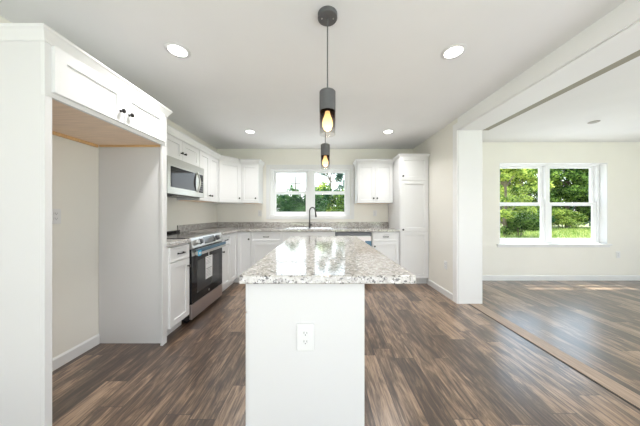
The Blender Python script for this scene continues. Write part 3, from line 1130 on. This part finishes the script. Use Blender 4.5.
# oven door
m = MB(); m.box(0.004, RW - 0.004, -0.034, -0.0065, 0.205, 0.792)
od = obj('oven_door', m, 'black_glass', RG, 0.003)
m = MB(); m.box(0.004, RW - 0.004, -0.037, -0.0345, 0.722, 0.790)
obj('door_trim', m, 'steel', od, 0.001)
m = MB(); m.box(0.11, RW - 0.11, -0.0352, -0.0342, 0.30, 0.655)
obj('window', m, 'oven_glass', od)
m = MB(); m.box(0.02, RW - 0.02, -0.092, -0.074, 0.728, 0.774)
m.box(0.05, 0.075, -0.0745, -0.0372, 0.742, 0.762); m.box(RW - 0.075, RW - 0.05, -0.0745, -0.0372, 0.742, 0.762)
hd_ = obj('handle', m, 'steel', od, 0.003)
m = MB(); m.box(0.022, RW - 0.022, -0.0905, -0.0755, 0.7745, 0.796); m.box(0.09, RW - 0.022, -0.0935, -0.0922, 0.760, 0.796)
obj('protective_film', m, 'film_blue', hd_, label='blue protective film on the handle')
m = MB(); m.box(0.025, 0.088, -0.0940, -0.0925, 0.722, 0.780)
st = obj('energy_sticker', m, 'sticker_blue', hd_)
m = MB(); m.box(0.042, 0.072, -0.0946, -0.0941, 0.738, 0.764)
obj('star_mark', m, 'paper_white', st)
m = MB(); m.box(0.285, 0.452, -0.0385, -0.0375, 0.395, 0.665)
lb = obj('paper_label', m, 'paper_white', od)
m = MB()
for z_ in (0.652, 0.52):
    m.box(0.30, 0.435, -0.0392, -0.0386, z_ - 0.006, z_)
for z_ in (0.63, 0.612, 0.594, 0.576, 0.50, 0.482, 0.464, 0.446, 0.428):
    m.box(0.30, 0.41, -0.0390, -0.0386, z_ - 0.003, z_)
obj('print', m, 'ink_grey', lb)
m = MB(); m.box(0.355, 0.372, -0.0385, -0.0375, 0.668, 0.712)
obj('tape', m, 'paper_white', od)
m = MB(); m.lathe([(0, 0), (0.013, 0), (0.013, 0.0015), (0, 0.0015)], (0.375, -0.0343, 0.245), 'y', 20)
obj('maker_badge', m, 'steel', od)
m = MB(); m.box(0.004, RW - 0.004, -0.034, -0.0065, 0.042, 0.199)
obj('storage_drawer', m, 'steel_pink', RG, 0.003)

# ------------------------------------------------------------------ microwave
MW = thing('microwave', 'stainless over-the-range microwave with curved handle', 'microwave', (-1.675, 2.395, 1.405), PI / 2)
mw = 0.753; mh = 0.405
m = MB(); m.box(0, mw, 0.0, 0.353, 0.0, mh)
obj('body', m, 'steel_dark', MW, 0.002)
m = MB(); m.box(0.02, mw - 0.02, 0.02, 0.33, -0.008, -0.0005)
for k in range(8):
    m.box(0.08 + k * 0.03, 0.095 + k * 0.03, 0.06, 0.28, -0.011, -0.008)
obj('vent_grille', m, 'black_enamel', MW)
m = MB(); m.box(0, mw, -0.032, -0.0005, 0.332, mh)
obj('vent_panel', m, 'steel', MW, 0.003)
m = MB()
dx1 = 0.60
m.box(0, dx1, -0.032, -0.0005, 0.0, 0.075); m.box(0, dx1, -0.032, -0.0005, 0.300, 0.330)
m.box(0, 0.055, -0.032, -0.0005, 0.075, 0.300); m.box(0.545, dx1, -0.032, -0.0005, 0.075, 0.300)
dr = obj('door', m, 'steel', MW)
m = MB(); m.box(0.052, 0.548, -0.0335, -0.02, 0.072, 0.303)
obj('window', m, 'black_glass', dr, 0.001)
hp = []
for k in range(11):
    t_ = k / 10
    hp.append((0.578, -0.036 - 0.035 * math.sin(PI * t_), 0.06 + 0.26 * t_))
m = MB(); m.tube(hp, 0.011, 12)
obj('handle', m, 'steel', dr)
m = MB(); m.box(dx1 + 0.002, mw, -0.032, -0.0005, 0.0, 0.330)
cp = obj('control_panel', m, 'steel', MW, 0.002)
m = MB(); m.box(dx1 + 0.02, mw - 0.03, -0.0335, -0.0322, 0.06, 0.305)
kp = obj('keypad', m, 'black_glass', cp)
m = MB()
for r_ in range(5):
    for c_ in range(3):
        m.box(dx1 + 0.035 + c_ * 0.03, dx1 + 0.053 + c_ * 0.03, -0.0343, -0.0336, 0.08 + r_ * 0.03, 0.095 + r_ * 0.03)
obj('button', m, 'cooktop_ring', kp)

# ------------------------------------------------------------------ island
IX0, IX1 = -0.338, 0.198
IY0, IY1 = 1.03, 2.62
IS = thing('kitchen_island', 'long white island cabinet standing alone in the middle of the kitchen', 'island', (IX0, IY1, 0), -PI / 2)
# local x = IY1 - Y, local y = X - IX0
il = IY1 - IY0
m = MB(); m.box(0, il - 0.019, 0.0, IX1 - IX0, TK, HB)
obj('carcass', m, 'cabinet_white', IS, 0.001)
m = MB(); m.box(0.02, il - 0.03, 0.07, IX1 - IX0 - 0.005, 0, TK)
obj('toe_kick', m, 'cabinet_white', IS)
m = MB(); m.box(il - 0.0185, il, 0.0, IX1 - IX0 + 0.002, 0, HB)
obj('end_panel', m, 'panel_white', IS, 0.001)
uw = (il - 0.03) / 3
for k in range(3):
    a = 0.006 + k * uw; c = a + uw - 0.006
    drawer(IS, a, c, 0.722, 0.862)
    h = (a + c) / 2
    door(IS, a, h - 0.0015, TK + 0.005, 0.716, (h - 0.032, 0.635)); door(IS, h + 0.0015, c, TK + 0.005, 0.716, (h + 0.032, 0.635))
m = MB(); m.box(-0.3637, 0.420, 0.985, 2.68, CT0 - 0.0005, CT1)
m.v = [tuple(Vector(v) - Vector((0.03, 1.84, CT0))) for v in m.v]
o = obj('island_countertop', m, 'granite_laminate', None, 0.006)
o.location = (0.03, 1.84, CT0)
tag(o, 'speckled pale grey laminate top of the island with seating overhang', 'countertop')


# ------------------------------------------------------------------ outlets
def outlet(label, loc, rotz, wd=0.07, h=0.114, switch=False):
    """plate in the local xz plane looking to -y"""
    t = thing('electrical_outlet', label, 'outlet', loc, rotz)
    m = MB(); m.box(-wd / 2, wd / 2, -0.009, -0.0003, -h / 2, h / 2)
    pl = obj('cover_plate', m, 'plastic_white', t, 0.003)
    for s in (-1, 1):
        m = MB(); zc = s * 0.0195
        pr = [(0.0165 * math.cos(2 * PI * k / 24), max(-0.0135, min(0.0135, 0.0165 * math.sin(2 * PI * k / 24)))) for k in range(24)]
        vs = [(x, -0.0091, z + zc) for x, z in pr] + [(x, -0.0108, z + zc) for x, z in pr]
        m.add(vs, [tuple(range(24)), tuple(reversed(range(24, 48)))] + [(k, 24 + k, 24 + (k + 1) % 24, (k + 1) % 24) for k in range(24)])
        rc = obj('receptacle', m, 'plastic_white', t)
        m = MB()
        m.box(-0.0075, -0.0055, -0.0113, -0.0108, zc - 0.001, zc + 0.008); m.box(0.0055, 0.0075, -0.0113, -0.0108, zc - 0.001, zc + 0.007)
        m.lathe([(0, 0.0108), (0.0024, 0.0108), (0.0024, 0.0113), (0, 0.0113)], (0, 0, zc - 0.0065), 'y', 10)
        obj('slots', m, 'slot_dark', rc)
    return t


outlet('white duplex outlet on the end panel of the island', (-0.071, IY0, 0.622), 0, 0.079, 0.124)
outlet('white wall outlet inside the empty fridge bay', (XL, 1.708, 1.165), PI / 2)
outlet('low white outlet on the wall beside the dining window', (5.245, YD, 0.455), 0)
outlet('low white outlet on the short wall beside the pantry', (XP0, 3.22, 0.44), -PI / 2)
outlet('white outlet on backsplash wall beside the narrow wall cabinet', (-1.19, YB, 1.185), 0)
outlet('white outlet on backsplash wall under the cabinet by the pantry', (1.05, YB, 1.185), 0)


# ------------------------------------------------------------------ ceiling lights
def downlight(label, x, y):
    t = thing('recessed_light', label, 'ceiling light', (x, y, ZC), 0)
    m = MB(); m.lathe([(0.062, -0.001), (0.088, -0.001), (0.088, -0.004), (0.080, -0.009), (0.064, -0.007), (0.062, -0.001)], n=36)
    obj('trim_ring', m, 'trim_paint', t)
    m = MB(); m.lathe([(0, -0.0055), (0.063, -0.0055), (0.063, -0.002), (0, -0.002)], n=36)
    obj('lens', m, 'lamp_lens', t)
    d = bpy.data.lights.new('recessed_lamp', 'AREA'); d.shape = 'DISK'; d.size = 0.12; d.energy = 6.8; d.spread = math.radians(125); d.color = (1, 0.985, 0.965)
    lo = bpy.data.objects.new('recessed_lamp', d); COL.objects.link(lo); lo.parent = t; lo.location = (0, 0, -0.012)


downlight('lit recessed ceiling light nearest the fridge cabinet', -1.10, 1.72)
downlight('lit recessed ceiling light nearest the beam', 1.026, 1.735)
downlight('lit recessed ceiling light close to the corner wall cabinet', -1.085, 3.43)
downlight('lit recessed ceiling light in front of the pantry', 1.03, 3.43)

t = thing('ceiling_box_cover', 'small grey round cover on the dining room ceiling', 'cover plate', (3.74, 3.07, ZC))
m = MB(); m.lathe([(0, -0.010), (0.05, -0.010), (0.058, -0.006), (0.058, -0.0005), (0, -0.0005)], n=28)
obj('cover', m, 'grey_cover', t)


def pendant(label, x, y):
    t = thing('pendant_light', label, 'pendant light', (x, y, ZC))
    m = MB(); m.lathe([(0, -0.028), (0.058, -0.028), (0.0615, -0.025), (0.0615, -0.0005), (0, -0.0005)], n=36)
    cn = obj('canopy', m, 'pendant_grey', t)
    m = MB()
    for s in (-1, 1):
        m.lathe([(0, -0.032), (0.004, -0.0315), (0.005, -0.028), (0, -0.028)], (s * 0.036, -0.002, 0), 'z', 12)
    obj('screws', m, 'steel', cn)
    m = MB(); m.tube([(0, 0, -0.028), (0, 0, -0.489)], 0.0042, 10)
    obj('rod', m, 'pendant_grey', t)
    m = MB(); m.lathe([(0.0, -0.486), (0.047, -0.486), (0.0505, -0.490), (0.0505, -0.612), (0.047, -0.612), (0.047, -0.494), (0, -0.494)], n=36)
    obj('shade', m, 'pendant_grey', t)
    m = MB(); m.lathe([(0, -0.495), (0.018, -0.495), (0.018, -0.612), (0, -0.612)], n=20)
    obj('socket', m, 'steel_dark', t)
    m = MB(); m.lathe([(0.0465, 0.0), (0.0495, 0.0), (0.0495, 0.146), (0.0465, 0.146), (0.0465, 0.0)], n=40)
    g = obj('glass_cylinder', m, 'smoked_glass', t); g.location = (0, 0, -0.757)
    m = MB(); m.lathe([(0, -0.733), (0.012, -0.730), (0.024, -0.720), (0.031, -0.704), (0.033, -0.685), (0.029, -0.662), (0.019, -0.636), (0.014, -0.6125), (0, -0.6125)], n=24)
    obj('bulb', m, 'bulb_glow', t)
    d = bpy.data.lights.new('pendant_lamp', 'POINT'); d.energy = 2.5; d.color = (1, 0.72, 0.42); d.shadow_soft_size = 0.02
    lo = bpy.data.objects.new('pendant_lamp', d); COL.objects.link(lo); lo.parent = t; lo.location = (0, 0, -0.748)


pendant('grey and smoked glass pendant over the near end of the island', 0.041, 1.41)
pendant('grey and smoked glass pendant over the far end of the island', 0.048, 2.50)


# ------------------------------------------------------------------ outdoors
GZ = -0.6


def leaves(centers, radii, n, size, flat_=0.0):
    """n leaf quads spread over clusters -> MB with numpy-built arrays"""
    c = np.array(centers); r = np.array(radii)
    idx = rng.integers(0, len(c), n)
    d = rng.normal(size=(n, 3)); d /= np.linalg.norm(d, axis=1)[:, None]
    rad = rng.random(n) ** 0.45
    p = c[idx] + d * (rad[:, None] * r[idx])
    u = rng.normal(size=(n, 3)); u /= np.linalg.norm(u, axis=1)[:, None]
    v = np.cross(u, rng.normal(size=(n, 3))); v /= np.linalg.norm(v, axis=1)[:, None]
    s = size * (0.6 + 0.8 * rng.random(n))[:, None]
    a = p - u * s; b_ = p + v * s * 0.45; cc = p + u * s; dd_ = p - v * s * 0.45
    V_ = np.stack([a, b_, cc, dd_], 1).reshape(-1, 3)
    F_ = np.arange(4 * n).reshape(-1, 4)
    return V_, F_


def leaf_obj(name, V_, F_, mat, parent):
    me = bpy.data.meshes.new(name)
    me.from_pydata(V_.tolist(), [], F_.tolist())
    me.materials.append(MATS[mat])
    o = bpy.data.objects.new(name, me); COL.objects.link(o)
    if parent:
        o.parent = parent
    return o


def tree(label, x, y, h, cr, mat, n=9000, size=0.13, base=0.25, clusters=26, spread=0.42, tilt=0.0):
    t = thing('tree', label, 'tree', (x, y, GZ))
    m = MB()
    top = Vector((tilt, 0, h * 0.8))
    m.tube([(0, 0, 0), (tilt * 0.2, 0.05, h * 0.25), (tilt * 0.55, -0.05, h * 0.5), tuple(top)], 0.03 * h, 10, 0.006 * h)
    cs = []; rs = []
    for k in range(clusters):
        a = random.random() * 2 * PI; zz = base + (1 - base) * random.random()
        prof = math.sin(PI * min(1, (zz - base) / (1 - base) * 0.85 + 0.12)) ** 0.6
        rr = cr * prof * (0.35 + 0.6 * random.random())
        c = (rr * math.cos(a) + tilt * zz, rr * math.sin(a), zz * h)
        cs.append(c); rs.append(cr * spread * (0.7 + 0.5 * random.random()))
        if k % 2 == 0:
            z0 = max(0.15, zz - 0.22) * h
            m.tube([(tilt * z0 / h * 0.8, 0, z0), ((c[0] + tilt * z0 / h) / 2, c[1] / 2, (z0 + c[2]) / 2 + 0.02 * h), c], 0.009 * h, 6, 0.003 * h)
    obj('trunk', m, 'bark', t)
    V_, F_ = leaves(cs, [[q, q, q * 0.7] for q in rs], n, size)
    leaf_obj('foliage', V_, F_, mat, t)
    return t


def shrub(label, x, y, h, rx, ry, mat, n=6000, size=0.07):
    t = thing('shrub', label, 'shrub', (x, y, GZ))
    m = MB(); cs = []; rs = []
    for k in range(16):
        a = random.random() * 2 * PI; q = math.sqrt(random.random())
        zz = 0.18 + 0.66 * random.random()
        c = (rx * 0.7 * q * math.cos(a), ry * 0.7 * q * math.sin(a), zz * h)
        cs.append(c); rs.append([rx * 0.42, ry * 0.42, h * 0.2])
        if k < 8:
            m.tube([(c[0] * 0.1, c[1] * 0.1, 0), (c[0] * 0.6, c[1] * 0.6, c[2] * 0.6), c], 0.025, 6, 0.008)
    obj('stems', m, 'bark', t)
    V_, F_ = leaves(cs, rs, n, size)
    V_[:, 2] = np.maximum(V_[:, 2], 0.01)
    leaf_obj('foliage', V_, F_, mat, t)
    return t


# seen through the kitchen window
shrub('dark green hedge bush at the left end of the kitchen window view', -2.55, 11.2, 3.1, 0.95, 0.7, 'leaf_hedge', 9000)
shrub('dark green hedge bush straight under the power pole', -1.35, 11.4, 3.15, 0.95, 0.7, 'leaf_hedge', 9000)
shrub('dark green bush behind the faucet in the right kitchen sash', -0.15, 11.2, 3.15, 0.95, 0.7, 'leaf_hedge', 9000)
shrub('dark green bush beside the right edge of the kitchen window', 1.05, 11.3, 3.2, 0.95, 0.7, 'leaf_dark', 9000)
shrub('rounded yellow green bush top behind the hedge outside the kitchen window', -0.05, 14.5, 4.05, 0.9, 0.7, 'leaf_light', 4000, 0.08)
shrub('yellow green bush behind the hedge nearest the right kitchen window jamb', 2.0, 14.8, 4.1, 0.8, 0.7, 'leaf_light', 4000, 0.08)
tree('thin blue green tree against white sky outside the kitchen window', 0.9, 21, 6.6, 2.3, 'leaf_blue', 6500, 0.10, 0.2, 36, 0.22)

t = thing('utility_pole', 'distant wooden utility pole with two crossarms', 'utility pole', (-4.53, 40, GZ))
m = MB(); m.tube([(0, 0, 0), (0, 0, 8.4)], 0.17, 10, 0.12); obj('pole', m, 'pole_wood', t)
for z_, h_ in ((7.0, 0.95), (5.9, 0.8)):
    m = MB(); m.box(-h_, h_, -0.27, -0.13, z_ - 0.10, z_ + 0.10); ca = obj('crossarm', m, 'pole_wood', t)
    m = MB()
    for k in (-0.85, -0.4, 0.4, 0.85):
        m.lathe([(0, 0), (0.05, 0), (0.04, 0.16), (0, 0.18)], (k * h_, -0.19, z_ + 0.06), 'z', 8)
    obj('insulators', m, 'grey_cover', ca)

# seen through the dining room window
tree('dark leafy tree standing at the left edge of the dining window view', 14.0, 17.0, 5.7, 2.4, 'leaf_light', 7000, 0.10, 0.25, 30, 0.24)
tree('tall bright green tree in the tree line behind the left dining sash', 20.5, 26.0, 8.2, 3.4, 'leaf_light', 17000, 0.17, 0.12, 64, 0.27)
tree('mid green tree in the tree line behind the window mullion', 26.5, 29.5, 8.8, 3.6, 'leaf_mid', 17000, 0.18, 0.12, 64, 0.27)
tree('dark green tree in the tree line behind the right dining sash', 30.8, 28.0, 8.6, 3.4, 'leaf_dark', 17000, 0.18, 0.10, 64, 0.27)
tree('blue green tree at the right edge of the dining window view', 35.5, 28.0, 8.4, 2.9, 'leaf_blue', 11000, 0.17, 0.10, 26, 0.40)
tree('pale yellow green tree farthest back between the tree line crowns', 31.5, 39.0, 11.0, 5.0, 'leaf_light', 9000, 0.26, 0.12, 28, 0.42)
shrub('low dark bush at the foot of the leafy tree', 14.7, 16.6, 1.9, 1.3, 1.0, 'leaf_dark', 6000, 0.08)
shrub('wide bright bush under the tree line in the left dining sash', 21.5, 24.0, 2.2, 2.2, 1.2, 'leaf_mid', 6000, 0.10)
shrub('wide pale bush under the tree line in the right dining sash', 27.5, 25.5, 2.4, 2.6, 1.2, 'leaf_light', 6000, 0.10)
shrub('dark bush under the tree line next to the mullion', 24.3, 25.0, 2.0, 1.6, 1.1, 'leaf_hedge', 5000, 0.10)

# meadow grass
n = 26000
gx = rng.uniform(9, 34, n); gy = rng.uniform(12.5, 26, n)
gh = rng.uniform(0.08, 0.30, n); wd_ = 0.02 + 0.0 * gh
ang = rng.uniform(0, PI, n); lean = rng.normal(0, 0.06, (n, 2))
V_ = np.zeros((n, 3, 3))
V_[:, 0] = np.stack([gx - wd_ * np.cos(ang), gy - wd_ * np.sin(ang), np.full(n, GZ)], 1)
V_[:, 1] = np.stack([gx + wd_ * np.cos(ang), gy + wd_ * np.sin(ang), np.full(n, GZ)], 1)
V_[:, 2] = np.stack([gx + lean[:, 0], gy + lean[:, 1], GZ + gh], 1)
go = leaf_obj('meadow_grass', V_.reshape(-1, 3), np.arange(3 * n).reshape(-1, 3), 'blade_green', None)
go['kind'] = 'stuff'; go['label'] = 'sunlit yellow green grass outside the dining window'; go['category'] = 'grass'
